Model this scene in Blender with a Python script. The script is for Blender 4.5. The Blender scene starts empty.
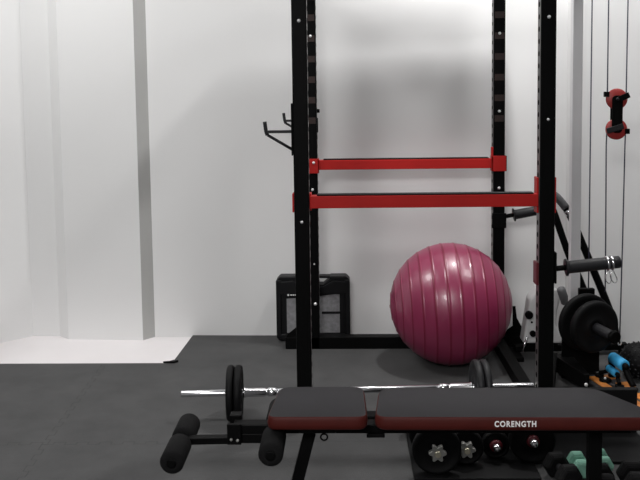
import bpy, bmesh, math, random
from mathutils import Vector, Matrix
random.seed(4)
PI = math.pi
scene = bpy.context.scene
C = scene.collection

# ------------------------------------------------------------------ materials
def mat(name, col, rough=0.5, metal=0.0, bump=0.0, bscale=200.0, var=0.0, vscale=6.0, spec=0.5, coat=0.0):
    m = bpy.data.materials.new(name); m.use_nodes = True
    nt = m.node_tree; b = nt.nodes['Principled BSDF']
    b.inputs['Roughness'].default_value = rough
    b.inputs['Metallic'].default_value = metal
    b.inputs['Specular IOR Level'].default_value = spec
    b.inputs['Coat Weight'].default_value = coat
    b.inputs['Base Color'].default_value = (*col, 1)
    tc = nt.nodes.new('ShaderNodeTexCoord')
    if var > 0:
        n = nt.nodes.new('ShaderNodeTexNoise'); n.inputs['Scale'].default_value = vscale; n.inputs['Detail'].default_value = 6
        nt.links.new(tc.outputs['Object'], n.inputs['Vector'])
        r = nt.nodes.new('ShaderNodeValToRGB')
        r.color_ramp.elements[0].position = 0.3; r.color_ramp.elements[1].position = 0.7
        r.color_ramp.elements[0].color = (*[c * (1 - var) for c in col], 1)
        r.color_ramp.elements[1].color = (*[min(1, c * (1 + var)) for c in col], 1)
        nt.links.new(n.outputs['Fac'], r.inputs['Fac']); nt.links.new(r.outputs['Color'], b.inputs['Base Color'])
    if bump > 0:
        n2 = nt.nodes.new('ShaderNodeTexNoise'); n2.inputs['Scale'].default_value = bscale; n2.inputs['Detail'].default_value = 3
        nt.links.new(tc.outputs['Object'], n2.inputs['Vector'])
        bp = nt.nodes.new('ShaderNodeBump'); bp.inputs['Strength'].default_value = bump; bp.inputs['Distance'].default_value = 0.003
        nt.links.new(n2.outputs['Fac'], bp.inputs['Height']); nt.links.new(bp.outputs['Normal'], b.inputs['Normal'])
    return m

WALL = mat('white_wall_paint', (0.76, 0.76, 0.757), 0.6, bump=0.08, bscale=40, var=0.015, vscale=1.2)
UPR = mat('silver_grey_upright_paint', (0.62, 0.62, 0.63), 0.45, var=0.03)
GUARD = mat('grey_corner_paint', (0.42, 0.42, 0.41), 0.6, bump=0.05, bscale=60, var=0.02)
FLOOR = mat('white_floor_tile', (0.76, 0.73, 0.735), 0.45, var=0.02, vscale=4)
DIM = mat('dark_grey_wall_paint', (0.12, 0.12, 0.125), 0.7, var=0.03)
CEIL = mat('pale_grey_ceiling', (0.35, 0.35, 0.35), 0.8, var=0.02)
BLACK = mat('black_powder_coat', (0.002, 0.002, 0.0021), 0.5, bump=0.06, bscale=500, var=0.1, spec=0.08)
BLACKIN = mat('dark_hole', (0.003, 0.003, 0.003), 0.9, var=0.05, spec=0.1)
GREYFACE = mat('lit_post_face', (0.09, 0.085, 0.085), 0.35, var=0.2, vscale=30, spec=0.5)  # inner post sides: reflected light painted in as a paler grey
MARK = mat('dark_red_post_mark', (0.018, 0.006, 0.004), 0.6, var=0.4, vscale=80)
RED = mat('red_powder_coat', (0.47, 0.018, 0.016), 0.45, spec=0.2, bump=0.05, bscale=400, var=0.08)
DKRED = mat('dark_red_bracket_paint', (0.10, 0.008, 0.014), 0.45, var=0.1)
CHROME = mat('chromed_steel', (0.78, 0.78, 0.8), 0.22, metal=1.0, var=0.04, vscale=60)
ZINC = mat('zinc_bolt', (0.85, 0.85, 0.85), 0.35, metal=0.4, var=0.05, vscale=60)
NUT = mat('cast_star_nut', (0.36, 0.36, 0.34), 0.42, metal=0.55, var=0.12, vscale=60)
BRASS = mat('bar_end_steel', (0.62, 0.58, 0.45), 0.3, metal=0.9, var=0.06, vscale=60)
RUBBER = mat('black_rubber', (0.0038, 0.0038, 0.0042), 0.6, bump=0.1, bscale=300, var=0.2, spec=0.15)
IRON = mat('dark_grey_cast_plate', (0.016, 0.016, 0.018), 0.5, bump=0.1, bscale=300, var=0.15, spec=0.3)
FOAM = mat('black_foam', (0.0065, 0.0065, 0.0068), 0.9, bump=0.5, bscale=250, var=0.15, spec=0.12)
SLEEVE = mat('dark_grey_grip', (0.012, 0.012, 0.014), 0.5, bump=0.1, bscale=200, var=0.1, spec=0.35)
GREYGRIP = mat('mid_grey_grip', (0.09, 0.09, 0.095), 0.5, bump=0.1, bscale=200, var=0.1)
VINYL = mat('charcoal_vinyl', (0.018, 0.017, 0.0195), 0.7, spec=0.25, bump=0.12, bscale=350, var=0.05, vscale=20)
VINYLRED = mat('dark_red_vinyl', (0.058, 0.009, 0.007), 0.55, spec=0.15, bump=0.1, bscale=300, var=0.08, vscale=20)
WHITEINK = mat('white_print', (0.85, 0.85, 0.85), 0.6, var=0.02)
PLASTIC = mat('black_case_plastic', (0.0045, 0.0045, 0.0055), 0.45, bump=0.08, bscale=300, var=0.1, spec=0.25)
LABEL = mat('grey_label_sheet', (0.25, 0.25, 0.26), 0.5, var=0.25, vscale=40)
WHITEPL = mat('white_plastic', (0.62, 0.62, 0.62), 0.4, var=0.03)
ORANGE = mat('orange_board', (0.62, 0.22, 0.045), 0.45, var=0.12, vscale=25)
DKGREY = mat('dark_grey_board_rim', (0.035, 0.035, 0.037), 0.6, var=0.1)
BLUE = mat('bright_blue_foam', (0.04, 0.36, 0.68), 0.6, bump=0.2, bscale=200, var=0.1, vscale=15)
MINT = mat('mint_vinyl', (0.25, 0.52, 0.40), 0.5, var=0.06)
CABLE = mat('dark_coated_cable', (0.035, 0.035, 0.06), 0.5, var=0.1)
PULLEY = mat('red_pulley_plastic', (0.30, 0.022, 0.02), 0.45, var=0.1)
PINK = mat('pink_ball_vinyl', (0.235, 0.016, 0.066), 0.36, bump=0.03, bscale=300, var=0.04, vscale=5, coat=0.2, spec=0.9)
PINKD = mat('pink_ball_rib_shade', (0.17, 0.010, 0.036), 0.35, var=0.04)  # shading along the ribs painted in as a darker pink

def mat_floor():
    m = mat('dark_grey_rubber_mat', (0.06, 0.06, 0.061), 0.72, spec=0.35)
    nt = m.node_tree; b = nt.nodes['Principled BSDF']
    tc = nt.nodes.new('ShaderNodeTexCoord')
    n = nt.nodes.new('ShaderNodeTexNoise'); n.inputs['Scale'].default_value = 4.0; n.inputs['Detail'].default_value = 10; n.inputs['Roughness'].default_value = 0.65
    r = nt.nodes.new('ShaderNodeValToRGB'); r.color_ramp.elements[0].position = 0.3; r.color_ramp.elements[1].position = 0.72
    r.color_ramp.elements[0].color = (0.045, 0.045, 0.046, 1); r.color_ramp.elements[1].color = (0.068, 0.068, 0.0685, 1)
    nt.links.new(tc.outputs['Object'], n.inputs['Vector']); nt.links.new(n.outputs['Fac'], r.inputs['Fac'])
    nt.links.new(r.outputs['Color'], b.inputs['Base Color'])
    n2 = nt.nodes.new('ShaderNodeTexNoise'); n2.inputs['Scale'].default_value = 160
    nt.links.new(tc.outputs['Object'], n2.inputs['Vector'])
    bp = nt.nodes.new('ShaderNodeBump'); bp.inputs['Strength'].default_value = 0.35; bp.inputs['Distance'].default_value = 0.004
    nt.links.new(n2.outputs['Fac'], bp.inputs['Height']); nt.links.new(bp.outputs['Normal'], b.inputs['Normal'])
    return m
MAT = mat_floor()
SEAM = mat('mat_seam', (0.036, 0.036, 0.036), 0.9, var=0.1)

def emis(name, col, s):
    m = bpy.data.materials.new(name); m.use_nodes = True
    b = m.node_tree.nodes['Principled BSDF']
    b.inputs['Emission Color'].default_value = (*col, 1); b.inputs['Emission Strength'].default_value = s
    b.inputs['Base Color'].default_value = (0.8, 0.8, 0.8, 1)
    return m

# ------------------------------------------------------------------ mesh helpers
def basis(d):
    d = Vector(d).normalized()
    a = Vector((0, 0, 1)) if abs(d.z) < 0.9 else Vector((1, 0, 0))
    x = d.cross(a).normalized(); y = d.cross(x).normalized()
    return x, y, d

class MB:
    def __init__(s): s.bm = bmesh.new(); s.mi = 0
    def _f(s, vs, smooth=False):
        try:
            f = s.bm.faces.new(vs); f.material_index = s.mi; f.smooth = smooth; return f
        except ValueError: return None
    def box(s, x0, x1, y0, y1, z0, z1, bev=0.0):
        return s.prism([(x0, y0), (x1, y0), (x1, y1), (x0, y1)], z0, z1, 'z', bev)
    def prism(s, poly, a, b, axis='z', bev=0.0, seg=2):
        """extrude a polygon; axis z: poly (x,y); axis y: poly (x,z); axis x: poly (y,z)"""
        t = bmesh.new()
        def P(p, h):
            return {'z': (p[0], p[1], h), 'y': (p[0], h, p[1]), 'x': (h, p[0], p[1])}[axis]
        v0 = [t.verts.new(P(p, a)) for p in poly]; v1 = [t.verts.new(P(p, b)) for p in poly]
        n = len(poly)
        t.faces.new(v0[::-1]); t.faces.new(v1)
        for i in range(n): t.faces.new((v0[i], v0[(i + 1) % n], v1[(i + 1) % n], v1[i]))
        bmesh.ops.recalc_face_normals(t, faces=t.faces)
        if bev > 0:
            bmesh.ops.bevel(t, geom=list(t.edges), offset=bev, segments=seg, profile=0.5, affect='EDGES', clamp_overlap=True)
        s.merge(t); return s
    def merge(s, t, smooth=False):
        mp = {}
        for v in t.verts: mp[v] = s.bm.verts.new(v.co)
        for f in t.faces: s._f([mp[v] for v in f.verts], smooth or f.smooth)
        t.free()
    def obox(s, c, size, rot=None, bev=0.0):
        t = MB(); hx, hy, hz = [k / 2 for k in size]
        t.box(-hx, hx, -hy, hy, -hz, hz, bev)
        M = Matrix.Translation(c) @ (rot.to_4x4() if rot else Matrix())
        for v in t.bm.verts: v.co = M @ v.co
        s.merge(t.bm); return s
    def lathe(s, prof, o, d, n=32, mats=None, caps=True):
        """prof: (t along d, radius)"""
        x, y, d = basis(d); o = Vector(o); rings = []
        for t, r in prof:
            rings.append([s.bm.verts.new(o + d * t + (x * math.cos(2 * PI * i / n) + y * math.sin(2 * PI * i / n)) * max(r, 1e-4)) for i in range(n)])
        m0 = s.mi
        for k in range(len(rings) - 1):
            if mats: s.mi = mats[k]
            for i in range(n):
                j = (i + 1) % n
                s._f((rings[k][i], rings[k][j], rings[k + 1][j], rings[k + 1][i]), True)
        s.mi = m0
        if caps:
            s._f(rings[0][::-1]); s._f(rings[-1])
        return s
    def cyl(s, a, b, r, n=24, bev=0.0):
        a = Vector(a); b = Vector(b); L = (b - a).length
        if bev > 0:
            pr = [(0, r - bev), (bev * .3, r - bev * .3), (bev, r), (L - bev, r), (L - bev * .3, r - bev * .3), (L, r - bev)]
        else: pr = [(0, r), (L, r)]
        return s.lathe(pr, a, b - a, n)
    def tube(s, pts, r, n=10, closed=False):
        pts = [Vector(p) for p in pts]; rings = []; N = len(pts)
        px = None
        for i, p in enumerate(pts):
            if closed: d = pts[(i + 1) % N] - pts[i - 1]
            else: d = pts[min(i + 1, N - 1)] - pts[max(i - 1, 0)]
            d.normalize()
            if px is None: px, py, _ = basis(d)
            else:
                px = (px - d * px.dot(d)).normalized(); py = d.cross(px)
            rings.append([s.bm.verts.new(p + (px * math.cos(2 * PI * k / n) + py * math.sin(2 * PI * k / n)) * r) for k in range(n)])
        for i in range(N if closed else N - 1):
            A = rings[i]; B = rings[(i + 1) % N]
            for k in range(n):
                s._f((A[k], A[(k + 1) % n], B[(k + 1) % n], B[k]), True)
        if not closed:
            s._f(rings[0][::-1]); s._f(rings[-1])
        return s
    def bar(s, a, b, w, h, bev=0.003, up=(0, 0, 1)):
        """rectangular tube from a to b, width w across, height h along up"""
        a = Vector(a); b = Vector(b); d = (b - a); L = d.length; d.normalize()
        u = Vector(up); u = (u - d * u.dot(d)).normalized(); x = u.cross(d)
        R = Matrix((x, d, u)).transposed()
        return s.obox((a + b) / 2, (w, L, h), R, bev)

DATA = {}
def obj(name, mb, m, parent=None):
    bm = mb.bm if isinstance(mb, MB) else mb
    bmesh.ops.recalc_face_normals(bm, faces=bm.faces)
    me = bpy.data.meshes.new(name)
    if parent is not None: org = Vector(DATA.get(parent, (0, 0, 0)))
    else:
        xs = [v.co for v in bm.verts]
        org = Vector(((min(v.x for v in xs) + max(v.x for v in xs)) / 2, (min(v.y for v in xs) + max(v.y for v in xs)) / 2, min(v.z for v in xs)))
    for v in bm.verts: v.co = v.co - org
    bm.to_mesh(me); bm.free()
    o = bpy.data.objects.new(name, me); C.objects.link(o)
    for k in (m if isinstance(m, (list, tuple)) else [m]): me.materials.append(k)
    if parent is not None: o.parent = parent
    else: o.location = org
    DATA[o] = org
    return o
def tag(o, label, cat, group=None, kind=None):
    o['label'] = label; o['category'] = cat
    if group: o['group'] = group
    if kind: o['kind'] = kind
    return o
def thing(name, label, cat, loc, group=None):
    o = bpy.data.objects.new(name, None); C.objects.link(o); o.location = loc
    o.empty_display_size = 0.05; DATA[o] = Vector(loc)
    return tag(o, label, cat, group)
def struct(name, mb, m):
    o = obj(name, mb, m); o['kind'] = 'structure'; return o
def dup(root, off, label, group=None):
    r = root.copy(); C.objects.link(r); r.location = root.location + Vector(off); r['label'] = label
    if group: r['group'] = group
    for ch in list(root.children):
        c = ch.copy(); C.objects.link(c); c.parent = r
        for g in list(ch.children):
            d = g.copy(); C.objects.link(d); d.parent = c
    return r
def smooth_path(pts, sub=6):
    pts = [Vector(p) for p in pts]; out = []
    for i in range(len(pts) - 1):
        p0 = pts[max(i - 1, 0)]; p1 = pts[i]; p2 = pts[i + 1]; p3 = pts[min(i + 2, len(pts) - 1)]
        for k in range(sub):
            t = k / sub
            out.append(0.5 * ((2 * p1) + (p2 - p0) * t + (2 * p0 - 5 * p1 + 4 * p2 - p3) * t * t + (3 * p1 - p0 - 3 * p2 + p3) * t ** 3))
    out.append(pts[-1]); return out
def arc(c, r, a0, a1, n, u=(1, 0, 0), v=(0, 0, 1)):
    c = Vector(c); u = Vector(u); v = Vector(v)
    return [c + u * r * math.cos(a0 + (a1 - a0) * i / n) + v * r * math.sin(a0 + (a1 - a0) * i / n) for i in range(n + 1)]

# ------------------------------------------------------------------ room
CZ = 3.25
def wallseg(pts, t=0.15, z0=-0.012, z1=CZ):
    mb = MB()
    back = [(x + dx, y + t) for (x, y), dx in zip(pts, [0] * len(pts))]
    mb.prism(pts + back[::-1], z0, z1, 'z'); return mb
XL, XR, YB = -2.9, 2.7, -3.0
struct('wall_back', wallseg([(-1.182, 5.147), (1.302, 5.09)], 0.2), WALL)
struct('wall_pilaster_right', MB().box(1.302, XR + .1, 4.87, 5.29, -0.012, CZ), WALL)
struct('wall_pilaster_left', wallseg([(-1.95, 5.179), (-1.78, 5.172), (-1.705, 5.105), (-1.240, 5.078)], 0.2), WALL)
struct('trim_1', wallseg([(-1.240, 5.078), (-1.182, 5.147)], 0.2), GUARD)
struct('wall_alcove_left', MB().prism([(-1.95, 5.179), (-1.95, 5.35), (-2.2, 5.35), (XL - .1, 4.38), (XL, 4.264)], -0.012, CZ, 'z'), WALL)
struct('wall_left', MB().box(XL - 0.12, XL, YB, 4.30, -0.012, CZ), DIM)
struct('wall_right', MB().box(XR, XR + 0.12, YB, 5.1, -0.012, CZ), DIM)
struct('wall_front', MB().box(XL - .12, XR + .12, YB - 0.12, YB, -0.012, CZ), DIM)
struct('floor', MB().box(XL - .2, XR + .2, YB - .2, 5.4, -0.15, -0.012), FLOOR)
struct('ceiling', MB().box(XL - .2, XR + .2, YB - .2, 5.4, CZ, CZ + 0.12), CEIL)

# rubber mat flooring: an L around the bare white strip by the wall
mt = thing('rubber_floor_mat', 'dark grey rubber mat covering the floor up to the bare white strip', 'mat', (0, 1, -0.012))
m = MB()
m.box(XL + .005, XR - .005, YB + .005, 4.609, -0.012, 0.0)
m.prism([(-0.969, 4.609), (XR - .005, 4.609), (XR - .005, 4.866), (1.298, 4.866), (1.298, 5.086), (-0.947, 5.137)], -0.012, 0.0, 'z')
m.mi = 1
def seam(a, b, w=0.004):
    a = Vector(a); b = Vector(b); d = (b - a).normalized(); nrm = Vector((-d.y, d.x)) * w / 2
    vs = [m.bm.verts.new((p.x, p.y, 0.0004)) for p in (a - nrm, b - nrm, b + nrm, a + nrm)]
    m._f(vs)
def teeth(a, b, k, amp=0.012):
    a = Vector(a); b = Vector(b); d = (b - a) / k; nrm = Vector((-d.y, d.x)).normalized() * amp
    for i in range(k):
        p = a + d * i; q = a + d * (i + 1); s0 = nrm * (1 if i % 2 else -1)
        seam(p + s0, q + s0, 0.003); seam(q + s0, q - s0, 0.003)
teeth((-2.6, 3.52), (-0.62, 3.55), 40); teeth((-1.30, 3.53), (-1.22, 2.2), 26)
teeth((-1.34, 4.6), (-1.30, 3.53), 22); seam((-0.62, 3.55), (2.4, 3.6), 0.002)
obj('mat_sheet', m, [MAT, SEAM], mt)
m = MB(); m.prism([(-1.02, 4.606), (-0.955, 4.600), (-0.935, 4.625), (-0.965, 4.632), (-0.985, 4.612)], 0.0, 0.012, 'z', 0.003)
obj('curled_corner', m, RUBBER, mt)

# ------------------------------------------------------------------ power rack
PX = {'l': -0.192, 'r': 0.864}; FY, BY = 3.72, 4.88; HW = 0.0325
rack = thing('power_rack', 'black steel power rack with two red safety bars around the pink ball', 'power rack', (0.34, 4.3, 0))
def post(x, y, marks=False):
    m = MB(); m.box(x - HW, x + HW, y - HW, y + HW, 0, 2.06, 0.004)
    # punched side faces (towards the inside of the rack)
    sx = 1 if x < 0.3 else -1
    m.mi = 1
    xf = x + sx * (HW + 0.0006)
    m.box(min(xf, xf - sx * .001), max(xf, xf - sx * .001), y - HW + .006, y + HW - .006, 0.1, 2.05)
    m.mi = 2
    z = 0.13
    while z < 2.04:
        c = Vector((xf + sx * .0006, y, z))
        m.lathe([(0, 0.0115), (0.0006, 0.0115)], c, (sx, 0, 0), 12)
        z += 0.052
    if marks:
        m.mi = 3
        z = 1.30
        while z < 2.02:
            m.box(x - HW + .006, x + HW - .006, y - HW - .0008, y - HW + .001, z, z + 0.036)
            z += 0.115
    return obj('post', m, [BLACK, GREYFACE, BLACKIN, MARK], rack)
for k in 'lr':
    post(PX[k], FY); post(PX[k], BY, True)
def bolt(x, y, z, r=0.0075):
    obj('bolt', MB().lathe([(0, r), (0.003, r), (0.006, r * .6), (0.006, 0)], (x, y, z), (0, -1, 0), 12), ZINC, rack)
Z0, DZ = 1.791, 0.4326
bolt(PX['r'], FY - HW, Z0); bolt(PX['r'], FY - HW, Z0 - DZ, .006)
bolt(PX['l'], FY - HW, Z0); bolt(PX['l'], FY - HW, Z0 - 2 * DZ, .0065)
for k in 'lr':
    for j in ((0, 2) if k == 'l' else (0, 1, 2)): bolt(PX[k] + (.003 if k == 'l' else 0), BY - HW, Z0 - j * DZ, .008)
bolt(PX['l'] + .010, BY - HW, 0.265, .009); bolt(PX['l'] + .007, BY - HW, 0.498, .005)
# frame on the floor and overhead
obj('base_tube', MB().box(-0.295, 1.03, FY - HW, FY + HW, 0, 0.06, 0.004), BLACK, rack)
obj('base_tube', MB().box(-0.358, 1.03, BY - HW, BY + HW, 0, 0.07, 0.004), BLACK, rack)
obj('cross_tube', MB().box(PX['r'] - .03, PX['r'] + .03, FY + HW, BY - HW, 0, 0.06, 0.004), BLACK, rack)
for y in (FY, BY):
    obj('top_tube', MB().box(PX['l'] - HW, PX['r'] + HW, y - HW, y + HW, 2.06, 2.125, 0.004), BLACK, rack)
for k in 'lr':
    obj('top_tube', MB().box(PX[k] - HW, PX[k] + HW, FY + HW, BY - HW, 2.06, 2.125, 0.004), BLACK, rack)
obj('shadow_plate', MB().box(PX['l'] - HW, PX['r'] + HW, 4.79, BY + HW, 2.126, 2.132, .001), BLACK, rack)  # unseen plate, added to cast the broad shadow on the back wall
# gussets at the rear feet
g = [(-0.226, 0.07), (-0.226, 0.20), (-0.262, 0.160), (-0.284, 0.137), (-0.345, 0.088), (-0.352, 0.07)]
obj('gusset', MB().prism(g, BY - HW, BY - HW + .006, 'y'), BLACK, rack)
g = [(0.9015, 0.07), (0.9015, 0.10), (0.945, 0.13), (0.945, 0.245), (0.960, 0.245), (0.968, 0.178), (1.026, 0.07)]
obj('gusset', MB().prism(g, BY - HW, BY - HW + .008, 'y'), BLACK, rack)

def safety_bar(yb, z0, z1, front):
    """front bar: brackets wrap the back of the front posts; rear bar: brackets wrap the front of the rear posts"""
    yp = FY if front else BY
    xa, xb = PX['l'] + HW + .004, PX['r'] - HW - .004
    y0, y1 = yp - .027, yp + .027
    b = obj('safety_bar', MB().box(xa, xb, y0, y1, z0, z1, 0.003), RED, rack)
    obj('rubber_strip', MB().box(xa + .03, xb - .02, y0 + .003, y1 - .003, z1, z1 + .006, 0.001), RUBBER, b)
    for k, lo, hi in (('l', z0 - .018, z1 + .010), ('r', z0 - .030 if front else z0 - .016, z1 + (.070 if front else .016))):
        x = PX[k]; o = HW + .009
        m = MB()
        if front:
            m.box(x - o, x - HW - .0012, yp - .016, yp + o, lo, hi, 0.002)
            m.box(x + HW + .0012, x + o, yp - .016, yp + o, lo if k == 'r' else z0 - .006, hi, 0.002)
            m.box(x - o, x + o, yp + HW + .001, yp + o, lo, hi, 0.002)
        else:
            m.box(x - o, x - HW - .0012, yp - o, yp + .016, lo, hi, 0.002)
            m.box(x + HW + .0012, x + o, yp - o, yp + .016, lo, hi, 0.002)
            m.box(x - o, x + o, yp - o, yp - HW - .001, lo, hi, 0.002)
            if k == 'r': m.box(x - o - .004, x - HW - .0012, yp - o + .002, yp - .02, hi - .01, hi + .05, 0.002)
        obj('end_bracket', m, RED, b)
        if not front and k == 'l':
            obj('pin', MB().lathe([(0, .008), (.004, .008), (.007, .004)], (x + .012, yp - o, z1 - .012), (0, -1, 0), 12), ZINC, b)
    return b
safety_bar(0, 0.984, 1.038, True); safety_bar(0, 1.037, 1.092, False)

# bar catches sticking out to the left
def j_hook(yp):
    x = PX['l'] - HW
    m = MB()
    m.box(x - .008, x - .0012, yp - .03, yp + .03, 1.215, 1.44, 0.002)
    m.box(x - .008, x + .02, yp + HW + .001, yp + HW + .007, 1.215, 1.44, 0.002)
    h = obj('bar_catch', m, BLACK, rack)
    zt = 1.318
    obj('catch_arm', MB().bar((x - .006, yp, zt), (x - .112, yp, zt), 0.034, 0.012, 0.002), SLEEVE, h)
    obj('catch_lip', MB().tube(smooth_path([(x - .113, yp, 1.303), (x - .119, yp, 1.322), (x - .124, yp, 1.362)], 4), 0.0085), SLEEVE, h)
    obj('catch_brace', MB().tube([(x - .113, yp, 1.304), (x - .006, yp, 1.240)], 0.0065), SLEEVE, h)
j_hook(FY); j_hook(BY)
obj('knob', MB().cyl((PX['l'] + HW, BY - .01, 1.372), (PX['l'] + HW + .016, BY - .01, 1.372), .011, 14, .003), BLACK, rack)
obj('hook_plate', MB().box(PX['l'] + HW + .001, PX['l'] + HW + .006, BY - .025, BY + .025, 1.25, 1.33, .001), BLACK, rack)

# storage pegs to the right
def storage_peg(yp, zb, zend, L, lo, hi, redpin):
    x = PX['r'] + HW
    m = MB()
    if redpin: m.box(x + .001, x + .010, yp - .036, yp + .036, lo, hi, .003)
    else: m.box(x - 2 * HW - .007, x + .008, yp - HW - .010, yp - HW - .001, lo, hi, .003)
    p = obj('storage_peg', m, BLACK, rack)
    d = Vector((L, 0, zend - zb)).normalized(); o = Vector((x + .004, yp, zb))
    obj('peg_rod', MB().cyl(o, o + d * .065, .012, 16), BLACK, p)
    s = o + d * .052
    Ls = L - .052
    obj('peg_sleeve', MB().lathe([(0, .019), (0, .037), (.006, .038), (.010, .028), (.02, .0275), (Ls - .03, .0265), (Ls - .004, .0265), (Ls, .022)], s, d, 24), SLEEVE, p)
    if redpin:
        obj('bracket_plate', MB().box(x - 2 * HW - .012, x - 2 * HW - .0012, yp - .03, yp + .034, .640, .738, .002), DKRED, p)
    return p, o, d
_, po, pd = storage_peg(FY, 0.706, 0.735, 0.288, 0.648, 0.784, True)
storage_peg(BY, 0.757, 0.800, 0.24, 0.697, 0.783, False)

# spring collars on the front peg
def collar(t, label, hang):
    c = po + pd * t
    th = thing('spring_collar', label, 'collar', c, 'spring collars on the storage peg')
    x, y, d = basis(pd)
    obj('collar_ring', MB().lathe([(-.005, .027), (-.005, .0305), (-.003, .032), (.003, .032), (.005, .0305), (.005, .027)], c, pd, 28), CHROME, th)
    lo = c + Vector((0, -.012, -.030))
    loop = [lo, lo + Vector((-.010, -.004, -.020)), lo + Vector((-.008 + hang, -.004, -.045)), lo + Vector((.006 + hang, -.004, -.055)), lo + Vector((.014 + hang, -.003, -.040)), lo + Vector((.010, -.003, -.015)), lo + Vector((.004, 0, 0))]
    obj('wire_handle', MB().tube(smooth_path(loop, 5), 0.0022, 6), CHROME, th)
collar(.232, 'silver spring collar on the upper storage peg, nearer the black post', 0.0)
collar(.251, 'silver spring collar on the upper storage peg, nearer the peg tip', 0.006)

# ------------------------------------------------------------------ exercise ball
R = 0.327; BC = Vector((0.560, 4.605, R))
m = MB()
ax = Vector((1.0, -0.02, 0.05)).normalized()
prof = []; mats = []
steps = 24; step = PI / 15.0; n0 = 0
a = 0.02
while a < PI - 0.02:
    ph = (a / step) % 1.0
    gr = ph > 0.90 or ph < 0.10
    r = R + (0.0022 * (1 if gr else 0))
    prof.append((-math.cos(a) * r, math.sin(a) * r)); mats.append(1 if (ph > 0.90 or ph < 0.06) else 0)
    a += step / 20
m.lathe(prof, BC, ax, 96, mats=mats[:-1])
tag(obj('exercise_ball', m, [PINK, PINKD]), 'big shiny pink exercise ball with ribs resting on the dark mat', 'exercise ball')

# ------------------------------------------------------------------ weights box by the wall
case = thing('carrying_case', 'black plastic weight set case with grey panels standing against the white wall', 'case', (-0.2, 5.05, 0))
m = MB()
x0, x1, zt = -0.418, 0.018, 0.390
yb0, yb1 = 5.005, 5.095
def rrect(x0, x1, z0, z1, r, n=6):
    pts = []
    for cx, cz, a0 in ((x1 - r, z0 + r, -PI / 2), (x1 - r, z1 - r, 0), (x0 + r, z1 - r, PI / 2), (x0 + r, z0 + r, PI)):
        for i in range(n + 1):
            a = a0 + PI / 2 * i / n; pts.append((cx + r * math.cos(a), cz + r * math.sin(a)))
    return pts
hc = (x0 + x1) / 2
# body with a handle opening: lower body, two shoulders and the handle bridge
m.prism(rrect(x0, x1, 0.0, 0.340, 0.03), yb0, yb1, 'y', 0.006)
m.prism([(x0, 0.30), (x0, 0.368), (x0 + .022, zt), (hc - .10, zt), (hc - .10, .376), (hc - .055, .335), (hc - .055, .30)], yb0, yb1, 'y', 0.006)
m.prism([(x1, 0.30), (x1, 0.368), (x1 - .022, zt), (hc + .10, zt), (hc + .10, .376), (hc + .055, .335), (hc + .055, .30)], yb0, yb1, 'y', 0.006)
m.prism([(hc - .11, .375), (hc - .11, zt), (hc + .11, zt), (hc + .11, .375)], yb0 + .015, yb1 - .015, 'y', 0.006)
obj('case_shell', m, PLASTIC, case)
m = MB()
for a, b, c, d in ((x0, x0 + .03, .02, .37), (x1 - .03, x1, .02, .37)):
    m.box(a - .002, b, yb0 - .012, yb0 + .01, c, d, .006)
m.prism([(x0 + .02, .285), (x1 - .02, .285), (x1 - .02, .36), (hc + .12, .366), (hc + .06, .33), (hc - .06, .33), (hc - .12, .366), (x0 + .02, .36)], yb0 - .012, yb0 + .01, 'y', .004)
m.box(x0 + .02, x1 - .02, yb0 - .012, yb0 + .01, .008, .046, .005)
obj('case_rim', m, PLASTIC, case)
obj('label_panel', MB().prism([(-.358, .052), (-.215, .052), (-.215, .265), (-.358, .258)], yb0 - .003, yb0 + .002, 'y'), LABEL, case)
obj('label_panel', MB().prism([(-.165, .052), (-.044, .052), (-.044, .286), (-.165, .272)], yb0 - .003, yb0 + .002, 'y'), LABEL, case)
obj('divider_strip', MB().box(-.150, -.040, yb0 - .005, yb0, .166, .180), PLASTIC, case)
m = MB()
m.lathe([(0, .006), (.0012, .006)], (-.347, yb0 - .012, .2825), (0, -1, 0), 14)
for xa, xb in ((-.334, -.325), (-.321, -.313), (-.309, -.302), (-.298, -.292)): m.box(xa, xb, yb0 - .0132, yb0 - .0115, .2790, .2860)
obj('printed_mark', m, WHITEINK, case)

# ------------------------------------------------------------------ barbell and its plates
A = Vector((-0.760, 3.790, 0.125)); B = Vector((0.853, 3.884, 0.125))
bd = (B - A).normalized(); L = (B - A).length
def along(t): return A + bd * t
bb = thing('barbell', 'chrome barbell lying on the mat behind the bench with black plates', 'barbell', along(L / 2) - Vector((0, 0, .125)))
obj('bar_shaft', MB().cyl(along(.30), along(L - .30), .015, 20), CHROME, bb)
for t0, t1 in ((0, .30), (L - .30, L)):
    obj('bar_sleeve', MB().cyl(along(t0), along(t1), .015, 20, .003), CHROME, bb)
for s in (1, -1):
    o = along(.283) if s == 1 else along(L - .283)
    obj('inner_collar', MB().lathe([(0, .024), (.008, .024), (.012, .0205), (.100, .0205), (.104, .0155), (.112, .0155), (.115, .020), (.150, .020), (.152, .015)], o, bd * s, 24), CHROME, bb)
def plate(c, d, r, th, label, hole=.016, name='weight_plate', group=None, m_=None):
    h = th / 2
    mb = MB()
    pr = [(-h, hole), (-h, .045), (-h * .75, .05), (-h * .7, r * .72), (-h, r * .80), (-h, r - .008), (-h * .55, r - .001), (0, r), (h * .55, r - .001), (h, r - .008), (h, r * .80), (h * .7, r * .72), (h * .75, .05), (h, .045), (h, hole), (-h, hole)]
    mb.lathe(pr, c, d, 56, caps=False)
    o = obj(name, mb, m_ or RUBBER)
    return tag(o, label, 'weight plate', group)
G = 'black plates on the barbell'
plate(along(.226), bd, .125, .030, 'black weight plate on the chrome barbell, outermost at the left end', group=G)
plate(along(.262), bd, .125, .032, 'black weight plate on the chrome barbell, inner one at the left end', group=G)
tR = L - .226
plate(along(L - .262), bd, .125, .030, 'black weight plate below the ball, inner one at the right end of the barbell', group=G, m_=IRON)
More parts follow.
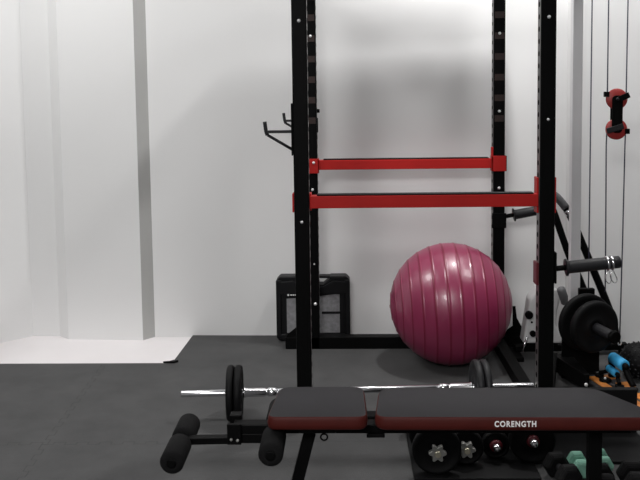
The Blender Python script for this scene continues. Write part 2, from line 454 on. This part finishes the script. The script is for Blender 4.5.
plate(along(L - .227), bd, .125, .030, 'black weight plate below the ball, outer one at the right end of the barbell', group=G, m_=IRON)

# ------------------------------------------------------------------ weight bench
bn = thing('weight_bench', 'black weight bench with charcoal pads, dark red edges and foam leg rollers', 'weight bench', (0.3, 2.8, 0))
def pad(outline, z0, z1, name):
    """vinyl pad: red sides, charcoal top"""
    m = MB(); n = len(outline)
    cx = sum(p[0] for p in outline) / n; cy = sum(p[1] for p in outline) / n
    layers = [(-.006, z0, 1), (0, z0 + .006, 1), (0.002, z0 + .02, 1), (0, z1 - .010, 1), (-.002, z1 - .003, 1), (-.0045, z1, 1)]
    rings = []
    for off, z, _ in layers:
        ring = []
        for i, p in enumerate(outline):
            a = Vector(outline[i - 1]); b = Vector(outline[(i + 1) % n]); t = (b - a).normalized(); nr = Vector((t.y, -t.x))
            ring.append(m.bm.verts.new((p[0] + nr.x * off, p[1] + nr.y * off, z)))
        rings.append(ring)
    for k in range(len(rings) - 1):
        m.mi = layers[k + 1][2]
        for i in range(n): m._f((rings[k][i], rings[k][(i + 1) % n], rings[k + 1][(i + 1) % n], rings[k + 1][i]), True)
    m.mi = 1; m._f(rings[0][::-1]); m.mi = 0; m._f(rings[-1])
    return obj(name, m, [VINYL, VINYLRED], bn)
def round_poly(corners, n=6):
    """corners: (x, y, radius) counter-clockwise"""
    out = []; N = len(corners)
    for i, (x, y, r) in enumerate(corners):
        p = Vector((x, y)); a = Vector(corners[i - 1][:2]); b = Vector(corners[(i + 1) % N][:2])
        d0 = (a - p).normalized(); d1 = (b - p).normalized()
        s = p + d0 * r; e = p + d1 * r
        for k in range(n + 1):
            t = k / n; out.append(tuple((1 - t) ** 2 * s + 2 * t * (1 - t) * p + t * t * e))
    return out
pad(round_poly([(-.262, 2.665, .035), (.062, 2.665, .04), (.056, 2.948, .05), (-.240, 2.948, .05)]), .416, .46, 'seat_pad')
bp_ = pad(round_poly([(.083, 2.663, .05), (.975, 2.655, .05), (.960, 2.74, .03), (.850, 2.932, .05), (.108, 2.935, .06)]), .416, .46, 'backrest_pad')
# printed name on the red edge of the long pad
cu = bpy.data.curves.new('lettering', 'FONT'); cu.body = 'CORENGTH'; cu.size = 0.0255; cu.extrude = 0.0006; cu.offset = 0.0007; cu.space_character = 1.2
cu.align_x = 'CENTER'
to = bpy.data.objects.new('lettering', cu); C.objects.link(to)
bpy.context.view_layer.update()
dg = bpy.context.evaluated_depsgraph_get()
tm = bpy.data.meshes.new_from_object(to.evaluated_get(dg))
bpy.data.objects.remove(to)
wid = max(v.co.x for v in tm.vertices) - min(v.co.x for v in tm.vertices)
fx = 0.131 / wid
T = Matrix.Translation((.528, 2.6555, .4325)) @ Matrix.Rotation(PI / 2, 4, 'X') @ Matrix.Diagonal((fx, 1.0, 1, 1))
tb = bmesh.new(); tb.from_mesh(tm); tb.transform(T)
obj('logo_lettering', tb, WHITEINK, bp_)
# frame
obj('frame_tube', MB().box(-.385, .93, 2.772, 2.822, .362, .392, .003), BLACK, bn)
obj('seat_support', MB().box(-.16, -.04, 2.70, 2.90, .392, .416, .003), BLACK, bn)
obj('backrest_support', MB().box(.12, .90, 2.72, 2.75, .392, .416, .003), BLACK, bn)
obj('backrest_support', MB().box(.12, .90, 2.85, 2.88, .392, .416, .003), BLACK, bn)
obj('lower_tube', MB().box(-.40, -.262, 2.775, 2.82, .327, .3605, .003), BLACK, bn)
obj('joint_plate', MB().box(-.403, -.356, 2.757, 2.7705, .330, .400, .002), BLACK, bn)
obj('upright_tube', MB().box(-.402, -.362, 2.824, 2.862, .325, .405, .003), BLACK, bn)
for x, z in ((-.389, .349), (-.368, .346)):
    obj('bolt', MB().lathe([(0, .005), (.004, .005), (.006, .0025)], (x, 2.757, z), (0, -1, 0), 12), NUT, bn)
obj('leg_curl_arm', MB().bar((-.385, 2.775, .343), (-.560, 2.775, .339), .03, .024, .003), BLACK, bn)
def roller(x, y0, y1, z, r=.0395):
    f = obj('foam_roller', MB().lathe([(0, r * .55), (.004, r * .86), (.012, r), (y1 - y0 - .012, r), (y1 - y0 - .004, r * .86), (y1 - y0, r * .55)], (x, y0, z), (0, 1, 0), 32), FOAM, bn)
    obj('end_cap', MB().lathe([(0, .016), (-.004, .016), (-.006, .012)], (x, y0 + .002, z), (0, 1, 0), 20), BLACK, f)
obj('roller_rod', MB().cyl((-.557, 2.61, .339), (-.557, 2.92, .339), .011), BLACK, bn)
roller(-.557, 2.595, 2.750, .339, .0385); roller(-.557, 2.785, 2.925, .339, .0385)
obj('roller_rod', MB().cyl((-.244, 2.61, .367), (-.244, 2.985, .367), .011), BLACK, bn)
roller(-.244, 2.590, 2.752, .3665); roller(-.244, 2.842, 3.0, .3665)
# legs with their cross feet
obj('leg', MB().bar((-.128, 2.797, .362), (-.215, 2.797, .03), .04, .04, .003, up=(1, 0, 0)), BLACK, bn)
obj('cross_foot', MB().box(-.24, -.195, 2.58, 3.02, 0, .035, .004), BLACK, bn)
obj('leg', MB().box(.795, .838, 2.776, 2.816, .03, .362, .003), BLACK, bn)
obj('cross_foot', MB().box(.795, .84, 2.58, 3.02, 0, .035, .004), BLACK, bn)
obj('pin_ring', MB().tube(arc((-.081, 2.768, .352), .011, 0, 2 * PI, 18)[:-1], .003, 8, True), BLACK, bn)
obj('adjuster_bracket', MB().box(.06, .12, 2.765, 2.83, .35, .362, .002), BLACK, bn)

# ------------------------------------------------------------------ dumbbells under the bench
def star_dumbbell(x, y0, z, r, hl, label, kind):
    t = thing('dumbbell', label, 'dumbbell', (x, y0 + hl, 0), 'adjustable dumbbells lying under the bench')
    o = Vector((x, y0, z)); d = Vector((0, 1, 0))
    obj('dumbbell_bar', MB().cyl(o + d * -.035, o + d * (2 * hl + .035), .0125, 18, .002), BRASS if kind else CHROME, t)
    for k in range(2):
        yy = (0 if k == 0 else 2 * hl - .036)
        obj('dumbbell_plate', MB().lathe([(yy, .012), (yy, .035), (yy + .004, .04), (yy + .005, r * .78), (yy, r * .86), (yy, r - .006), (yy + .005, r), (yy + .031, r), (yy + .036, r - .006), (yy + .036, .012)], o, d, 40), RUBBER, t)
    if kind:
        for yy, s in ((-.014, -1), (2 * hl + .014, 1)):
            m = MB(); pts = []
            for i in range(48):
                a = 2 * PI * i / 48 + .25
                rr = .0285 + .0065 * math.cos(6 * a); pts.append((x + rr * math.cos(a), z + rr * math.sin(a)))
            m.prism(pts, y0 + yy - .0115, y0 + yy + .0115, 'y', .002)
            obj('star_nut', m, NUT, t)
    else:
        for yy, s in ((0, -1), (2 * hl, 1)):
            obj('red_ring', MB().lathe([(0, .026), (.012 , .024), (.016, .014)], o + d * yy, d * s, 24), DKRED, t)
            obj('end_knob', MB().lathe([(0, .016), (.030, .016), (.038, .011), (.041, .003)], o + d * yy, d * s, 20), CHROME, t)
star_dumbbell(.340, 3.215, .107, .095, .10, 'black dumbbell with star nut under the bench, leftmost of the row', True)
star_dumbbell(.4635, 3.30, .083, .070, .10, 'smaller black dumbbell with star nut, second from left under the bench', True)
star_dumbbell(.590, 3.355, .069, .055, .09, 'black dumbbell with red ring and round chrome end, left one below the lettering', False)
star_dumbbell(.728, 3.318, .104, .092, .075, 'black dumbbell with red ring and round chrome end, right of the lettering', False)

def hex_dumbbell(a, b, r, m_, label, cat='dumbbell', group=None, grip=SLEEVE):
    a = Vector(a); b = Vector(b); d = (b - a); L = d.length; d.normalize()
    t = thing('hex_dumbbell', label, cat, ((a + b) / 2).to_tuple()[:2] + (0,), group)
    rr = r
    x = Vector((d.y, -d.x, 0)).normalized(); z = Vector((0, 0, 1))
    def head(o, l):
        mb = MB(); n = 6; rings = []
        R6 = rr / math.cos(PI / 6)
        for tt, k in ((0, .72), (l * .22, 1.0), (l * .78, 1.0), (l, .72)):
            rings.append([mb.bm.verts.new(o + d * tt + (x * math.cos(PI / 6 + PI / 3 * i + PI / 3 * 0 - PI / 6 * 0) + z * math.sin(PI / 6 + PI / 3 * i) ) * R6 * k) for i in range(n)])
        # flat side down
        for ring in rings:
            for v in ring:
                rel = v.co - o; h = rel.dot(d); q = rel - d * h
                ang = math.atan2(q.z, q.dot(x)) + PI / 6; ln = q.length
                v.co = o + d * h + (x * math.cos(ang) + z * math.sin(ang)) * ln
        for k in range(3):
            for i in range(n): mb._f((rings[k][i], rings[k][(i + 1) % n], rings[k + 1][(i + 1) % n], rings[k + 1][i]))
        mb._f(rings[0][::-1]); mb._f(rings[-1])
        bmesh.ops.recalc_face_normals(mb.bm, faces=mb.bm.faces)
        bmesh.ops.bevel(mb.bm, geom=list(mb.bm.edges), offset=.003, segments=2, affect='EDGES')
        obj('dumbbell_head', mb, m_, t)
    hl = L * .32
    head(a, hl); head(b - d * hl, hl)
    obj('handle', MB().cyl(a + d * hl * .9, b - d * hl * .9, r * .32, 18), grip, t)
    return t
hex_dumbbell((.824, 3.10, .047), (.794, 3.26, .047), .045, RUBBER, 'black hex dumbbell on the mat left of the mint green dumbbells')
hex_dumbbell((.930, 3.03, .047), (.942, 3.16, .047), .045, RUBBER, 'black hex dumbbell lying in front of the two mint green dumbbells')
G = 'mint green dumbbells under the bench'
hex_dumbbell((.893, 3.20, .036), (.892, 3.31, .036), .035, MINT, 'mint green dumbbell under the bench, left one of the two', group=G, grip=MINT)
hex_dumbbell((.982, 3.225, .037), (.985, 3.33, .037), .036, MINT, 'mint green dumbbell under the bench, right one of the two', group=G, grip=MINT)
hex_dumbbell((1.048, 3.03, .05), (1.060, 3.17, .05), .048, RUBBER, 'black hex dumbbell under the bench, just right of the mint green dumbbells')

sr = thing('shade_filler', 'added low black panel and shelf darkening the floor under the bench', 'shade filler', (.75, 3.63, 0))  # black panel and shelf added to darken the floor under the bench
obj('filler_panel', MB().box(-.0 + .25, 1.24, 3.625, 3.66, .0, .20, .004), RUBBER, sr)
obj('filler_shelf', MB().prism([(.25, 3.19), (.735, 3.19), (.735, 3.335), (1.24, 3.335), (1.24, 3.624), (.25, 3.624)], 0, .012, 'z', .002), RUBBER, sr)
for x in (.30, 1.18): obj('filler_foot', MB().box(x, x + .03, 3.661, 3.685, 0, .03, .003), RUBBER, sr)
# ------------------------------------------------------------------ cables, pulley block and loading carriage
def cable(name, pts, label):
    return tag(obj(name, MB().tube(pts, .0034, 8), CABLE), label, 'cable')
px, py = 1.343, 4.30
ZT = 2.16
obj('lat_beam', MB().bar((PX['r'] + HW, 4.3, 2.19), (1.50, 4.3, 2.19), .06, .05, .004), BLACK, rack)
obj('lat_beam_post', MB().box(PX['r'] - .03, PX['r'] + .03, 4.27, 4.33, 2.125, 2.215, .004), BLACK, rack)
rp = .046
obj('tower_upright', MB().box(1.166, 1.216, 4.45, 4.50, 0.0, 2.215, .003), UPR, rack)
up = [(px - rp, py, ZT)] + arc((px, py, 1.429), rp, PI, 2 * PI, 16) + [(px + rp + .003, py, ZT)]
cable('pulley_cable', up, 'thin dark cable looped under the upper red pulley and running up')
lo = [(1.300, py, .46), (1.299, py, .724), (px - rp - .002, py, 1.20)] + arc((px, py, 1.280), rp, PI, 0, 16) + [(px + rp - .002, py, 1.20), (1.383, py, .724), (1.376, py, .226)]
cable('pulley_cable', lo, 'thin dark cable looped over the lower red pulley and hanging down')
cable('pulley_cable', [(1.217, py, ZT), (1.2165, py, .724), (1.2165, py, .475)], 'single dark cable left of the pulleys running down to the hanging plates')
blk = thing('pulley_block', 'black bracket holding two red pulleys on the right cables', 'pulley', (px, py, 1.28))
for z in (1.429, 1.280):
    obj('pulley_wheel', MB().lathe([(-.009, .010), (-.009, .049), (-.006, .052), (-.0035, .0425), (.0035, .0425), (.006, .052), (.009, .049), (.009, .010)], (px, py, z), (0, 1, 0), 40), PULLEY, blk)
for yy in (-.016, .011):
    obj('side_plate', MB().prism(rrect(px - .026, px + .026, 1.262, 1.447, .02), py + yy, py + yy + .005, 'y'), BLACK, blk)
    if yy < 0:
        obj('cable_guard', MB().bar((px - .052, py + yy - .004, 1.272), (px + .03, py + yy - .004, 1.296), .008, .028, .003), SLEEVE, blk)
        obj('cable_guard', MB().bar((px + .004, py + yy - .004, 1.428), (px + .056, py + yy - .004, 1.450), .008, .028, .003), BLACK, blk)
for x, z in ((px - .05, 1.452), (px + .052, 1.268)):
    obj('cable_guard', MB().box(x - .012, x + .012, py - .012, py + .012, z - .012, z + .014, .002), BLACK, blk)
for z in (1.429, 1.280):
    obj('axle_bolt', MB().lathe([(0, .009), (.006, .009), (.009, .004)], (px, py - .016, z), (0, -1, 0), 12), SLEEVE, blk)
# carabiner at the end of the cable
cb = thing('carabiner', 'small steel carabiner hooked on the end of the right cable', 'carabiner', (1.374, 4.3, .15))
obj('carabiner_loop', MB().tube([(1.376 + .009 * math.cos(a), 4.3, .206 + .021 * math.sin(a)) for a in [2 * PI * i / 20 for i in range(20)]], .0035, 8, True), ZINC, cb)
obj('swivel_link', MB().tube([(1.374, 4.3 + .008 * math.cos(a), .166 + .020 * math.sin(a)) for a in [2 * PI * i / 16 for i in range(16)]], .003, 8, True), BLACK, cb)

# plate carriage on the left cable
X0, ZP = 1.2165, .345
car = thing('loading_carriage', 'black plate carriage with a horn hanging behind the big plates on the cable', 'weight carriage', (X0, 4.33, 0))
obj('carriage_block', MB().box(X0 - .045, X0 + .035, 4.306, 4.335, .29, .475, .005), BLACK, car)
m = MB(); hd = Vector((.31, -1, -.032)).normalized(); ho = Vector((1.180, 4.295, .318))
m.cyl(ho - hd * .012, ho + hd * .285, .0245, 28, .003); obj('loading_horn', m, SLEEVE, car)
obj('horn_cap', MB().lathe([(0, .030), (.018, .030), (.022, .026)], ho + hd * .272, hd, 28), BLACK, car)
obj('carriage_stem', MB().box(X0 - .115, X0 + .075, 4.352, 4.372, .03, .30, .003), BLACK, car)
obj('carriage_bracket', MB().box(X0 - .04, X0 + .03, 4.334, 4.353, .28, .32, .002), BLACK, car)
obj('carriage_foot', MB().box(X0 - .12, X0 + .06, 4.338, 4.435, .0, .03, .004), BLACK, car)
G = 'big plates on the horn'
plate(ho + hd * .035, hd, .146, .034, 'big black weight plate on the horn, the rear one nearest the wall', hole=.0255, group=G)
plate(ho + hd * .115, hd, .130, .040, 'big black weight plate on the horn, the front one facing the bench', hole=.0255, group=G)
obj('horn_spacer', MB().lathe([(.053, .0255), (.053, .06), (.094, .06), (.094, .0255)], ho, hd, 30), BLACK, car)

# ------------------------------------------------------------------ white exercise machine behind the right post
em = thing('exercise_machine', 'white exercise machine with black curved tubes behind the right rack post', 'exercise machine', (1.1, 4.70, 0))
def pxz(pts): return pts
body = [(.965, .085), (1.000, .33), (1.045, .40), (1.10, .415), (1.150, .385), (1.170, .335), (1.150, .26), (1.148, .19), (1.175, .13), (1.19, .085)]
obj('machine_body', MB().prism(body, 4.66, 4.76, 'y', .012, 3), WHITEPL, em)
obj('adjust_knob', MB().lathe([(0, .012), (.012, .012), (.016, .021), (.034, .022), (.040, .016)], (.992, 4.665, .252), (0, -1, 0), 24), BLACK, em)
obj('adjust_knob', MB().lathe([(0, .012), (.010, .012), (.014, .017), (.028, .017)], (1.015, 4.665, .145), (0, -1, 0), 20), BLACK, em)
obj('body_bolt', MB().lathe([(0, .006), (.005, .006)], (1.012, 4.66, .205), (0, -1, 0), 12), BLACK, em)
obj('link_rod', MB().tube([(.985, 4.645, .13), (.955, 4.63, .05)], .006, 8), CHROME, em)
obj('lever_grip', MB().lathe([(0, .010), (.006, .021), (.02, .024), (.09, .024), (.10, .018)], (1.160, 4.64, .405), (.35, 0, -1), 20), GREYGRIP, em)
yt = 4.75
t1 = smooth_path([(1.103, yt, .905), (1.153, yt, .892), (1.212, yt, .825), (1.255, yt, .745), (1.291, yt, .66), (1.371, yt, .47), (1.445, yt, .29), (1.484, yt, .18), (1.504, yt, .055)])
obj('curved_tube', MB().tube(t1, .0205, 14), BLACK, em)
t2 = smooth_path([(1.103, yt - .03, .885), (1.143, yt - .03, .80), (1.188, yt - .03, .67), (1.232, yt - .03, .55), (1.286, yt - .03, .43), (1.331, yt - .03, .31), (1.366, yt - .03, .18), (1.376, yt - .03, .055)])
obj('curved_tube', MB().tube(t2, .019, 14), BLACK, em)
i0 = 3; 
obj('tube_sleeve', MB().tube(t1[2:13], .0225, 16), GREYGRIP, em)
obj('tube_band', MB().tube(t1[13:16], .0235, 16), CHROME, em)
m = MB(); m.bar((.93, 4.72, .0425), (1.56, 4.75, .0425), .05, .035, .005)
obj('base_bar', m, BLACK, em)
obj('base_foot', MB().box(.90, .96, 4.60, 4.80, 0.0, .026, .005), BLACK, em)
obj('base_foot', MB().box(1.53, 1.59, 4.62, 4.85, 0.0, .026, .005), BLACK, em)
obj('body_foot', MB().box(1.00, 1.16, 4.68, 4.75, .055, .10, .004), BLACK, em)

# small black step with splayed bars on the floor right of the post
st = thing('floor_stand', 'low black metal stand on the mat below the big plates', 'stand', (1.07, 4.2, 0))
obj('stand_bar', MB().bar((.965, 4.02, .02), (1.075, 4.40, .105), .03, .03, .004), BLACK, st)
obj('stand_bar', MB().bar((1.00, 4.45, .018), (1.165, 4.43, .018), .035, .03, .004), BLACK, st)
obj('stand_bar', MB().bar((.98, 4.05, .018), (1.165, 4.10, .018), .035, .03, .004), BLACK, st)
obj('stand_plate', MB().prism([(1.06, 4.40), (1.14, 4.08), (1.166, 4.08), (1.16, 4.40)], .033, .11, 'z', .004), BLACK, st)
obj('bolt', MB().lathe([(0, .009), (.005, .009), (.008, .004)], (1.148, 4.08, .06), (0, -1, 0), 12), ZINC, st)

# ------------------------------------------------------------------ orange board with blue handles, textured ball
bd_ = thing('workout_board', 'orange and black workout board lying on the mat at the right edge', 'workout board', (1.34, 4.08, 0))
def on_board(u, v):   # u across (0..1), v from the back edge to the front (0..1)
    a = Vector((1.175, 4.30)); b = Vector((1.365, 4.345)); c = Vector((1.302, 3.76)); d = Vector((1.492, 3.805))
    p = a * (1 - u) * (1 - v) + b * u * (1 - v) + c * (1 - u) * v + d * u * v
    return (p.x, p.y)
obj('board_base', MB().prism([on_board(0, 1), on_board(1, 1), on_board(1, 0), on_board(0, 0)], 0, .028, 'z', .005), DKGREY, bd_)
for (u0, u1, v0, v1) in ((.14, .36, .06, .52), (.14, .45, .62, .95), (.47, .92, .05, .16), (.60, .92, .26, .44), (.55, .92, .54, .92)):
    obj('orange_panel', MB().prism([on_board(u0, v1), on_board(u1, v1), on_board(u1, v0), on_board(u0, v0)], .027, .032, 'z', .001), ORANGE, bd_)
cx, cy_ = on_board(.42, .2)
obj('board_socket', MB().lathe([(0, .03), (.012, .03), (.016, .024)], (cx, cy_, .028), (0, 0, 1), 24), BLACK, bd_)
obj('socket_pin', MB().lathe([(0, .006), (.006, .006), (.009, .003)], (cx - .004, cy_ - .008, .044), (0, 0, 1), 12), ZINC, bd_)
obj('board_rod', MB().tube([(*on_board(.40, .30), .036), (*on_board(.56, .52), .036)], .006, 8), GREYGRIP, bd_)
def pushup_handle(a, b, r, label, feet):
    a = Vector(a); b = Vector(b); d = (b - a).normalized()
    t = thing('pushup_handle', label, 'push-up handle', ((a + b) / 2).to_tuple()[:2] + (.032,), 'push-up handles on the orange board')
    obj('foam_grip', MB().lathe([(0, r * .7), (.004, r), ((b - a).length - .004, r), ((b - a).length, r * .7)], a, d, 28), BLUE, t)
    for p, q, s in ((a, feet[0], -1), (b, feet[1], 1)):
        e = p + d * s * .012
        obj('handle_leg', MB().tube(smooth_path([p, e, e + Vector((0, 0, -.02)), Vector(q)], 5), r * .55, 12), BLACK, t)
        obj('handle_foot', MB().cyl((q[0], q[1], .032), (q[0], q[1], .046), .022, 20, .003), BLACK, t)
pushup_handle((1.326, 4.250, .138), (1.348, 4.130, .135), .028, 'bright blue foam push-up handle on the orange board, the higher one', ((1.335, 4.275, .052), (1.372, 4.07, .052)))
pushup_handle((1.302, 4.235, .090), (1.318, 4.155, .086), .018, 'smaller bright blue foam handle on the orange board, the lower one', ((1.270, 4.275, .052), (1.318, 4.11, .052)))
m = MB()
RB = .092; cB = Vector((1.487, 4.345, RB))
t = bmesh.new(); bmesh.ops.create_icosphere(t, subdivisions=3, radius=RB)
base = [v.co.copy() for v in t.verts]
for v in t.verts: v.co = v.co + cB
m.merge(t, True)
m.mi = 1
t2_ = bmesh.new(); bmesh.ops.create_icosphere(t2_, subdivisions=3, radius=RB)
for v in t2_.verts:
    d = v.co.normalized()
    if d.z < -.9: continue
    x, y, dd = basis(d)
    w = .0042; hgt = .0045
    q = [cB + d * (RB - .001) + (x * a + y * b) * w for a, b in ((-1, -1), (1, -1), (1, 1), (-1, 1))]
    tpt = [cB + d * (RB + hgt) + (x * a + y * b) * w * .55 for a, b in ((-1, -1), (1, -1), (1, 1), (-1, 1))]
    vq = [m.bm.verts.new(p) for p in q]; vt = [m.bm.verts.new(p) for p in tpt]
    m._f(vt)
    for i in range(4): m._f((vq[i], vq[(i + 1) % 4], vt[(i + 1) % 4], vt[i]))
t2_.free()
tag(obj('textured_ball', m, [RUBBER, IRON]), 'black ball with a knobbly surface at the right edge behind the blue handles', 'ball')

# ------------------------------------------------------------------ lamps
def lamp(x, y, lx, ly, power, label, col=(1, .99, .98), z=CZ):
    t = thing('ceiling_light', label, 'ceiling light', (x, y, z - .05), 'square ceiling lights')
    obj('lamp_housing', MB().box(x - lx / 2 - .02, x + lx / 2 + .02, y - ly / 2 - .02, y + ly / 2 + .02, z - .03, z - .001, .004), WHITEPL, t)
    obj('lamp_diffuser', MB().box(x - lx / 2, x + lx / 2, y - ly / 2, y + ly / 2, z - .042, z - .03, .002), emis('lamp_diffuser_glow', col, 6.0), t)
    ld = bpy.data.lights.new('ceiling_light_source', 'AREA'); ld.shape = 'RECTANGLE'; ld.size = lx; ld.size_y = ly; ld.energy = power; ld.color = col
    lo_ = bpy.data.objects.new('light_source', ld); C.objects.link(lo_); lo_.parent = t; lo_.location = (0, 0, .004)
LAMPS = [(.81, 4.495, .12, .16, 40, 'square white light on the ceiling above the rack'),
         (-1.7, 3.8, .8, .8, 33, 'square white light on the ceiling above the bare white floor'),
         (2.0, 3.7, .8, .8, 15, 'added unseen square ceiling light brightening the wall at the right'),  # unseen lamp, added to brighten the right part of the wall
         (-.9, -1.6, 1.6, 2.0, 235, 'large white light panel on the ceiling behind the viewer')]
for a_ in LAMPS: lamp(*a_)
w = bpy.data.worlds.new('world'); scene.world = w; w.use_nodes = True
w.node_tree.nodes['Background'].inputs['Color'].default_value = (.5, .5, .5, 1); w.node_tree.nodes['Background'].inputs['Strength'].default_value = 0.0

# ------------------------------------------------------------------ camera
cd = bpy.data.cameras.new('camera'); cam = bpy.data.objects.new('camera', cd); C.objects.link(cam)
cd.sensor_fit = 'HORIZONTAL'; cd.sensor_width = 36; cd.lens = 860 / 640 * 36
cd.shift_y = -(240 - 156.1465) / 640
cd.clip_start = 0.05
yaw, pitch, roll = 0.0297, 0.0822, -0.0133
cyw, syw, cp, sp = math.cos(yaw), math.sin(yaw), math.cos(pitch), math.sin(pitch)
f = Vector((-syw * cp, cyw * cp, -sp)); r0 = Vector((cyw, syw, 0)); u0 = r0.cross(f)
r_ = r0 * math.cos(roll) + u0 * math.sin(roll); u_ = -r0 * math.sin(roll) + u0 * math.cos(roll)
M = Matrix((r_, u_, -f)).transposed().to_4x4(); M.translation = (0, 0, 1.5161)
cam.matrix_world = M
scene.camera = cam
scene.view_settings.view_transform = 'Standard'; scene.view_settings.look = 'None'
scene.view_settings.gamma = 1; scene.view_settings.use_curve_mapping = False
scene.view_settings.exposure = 0.0
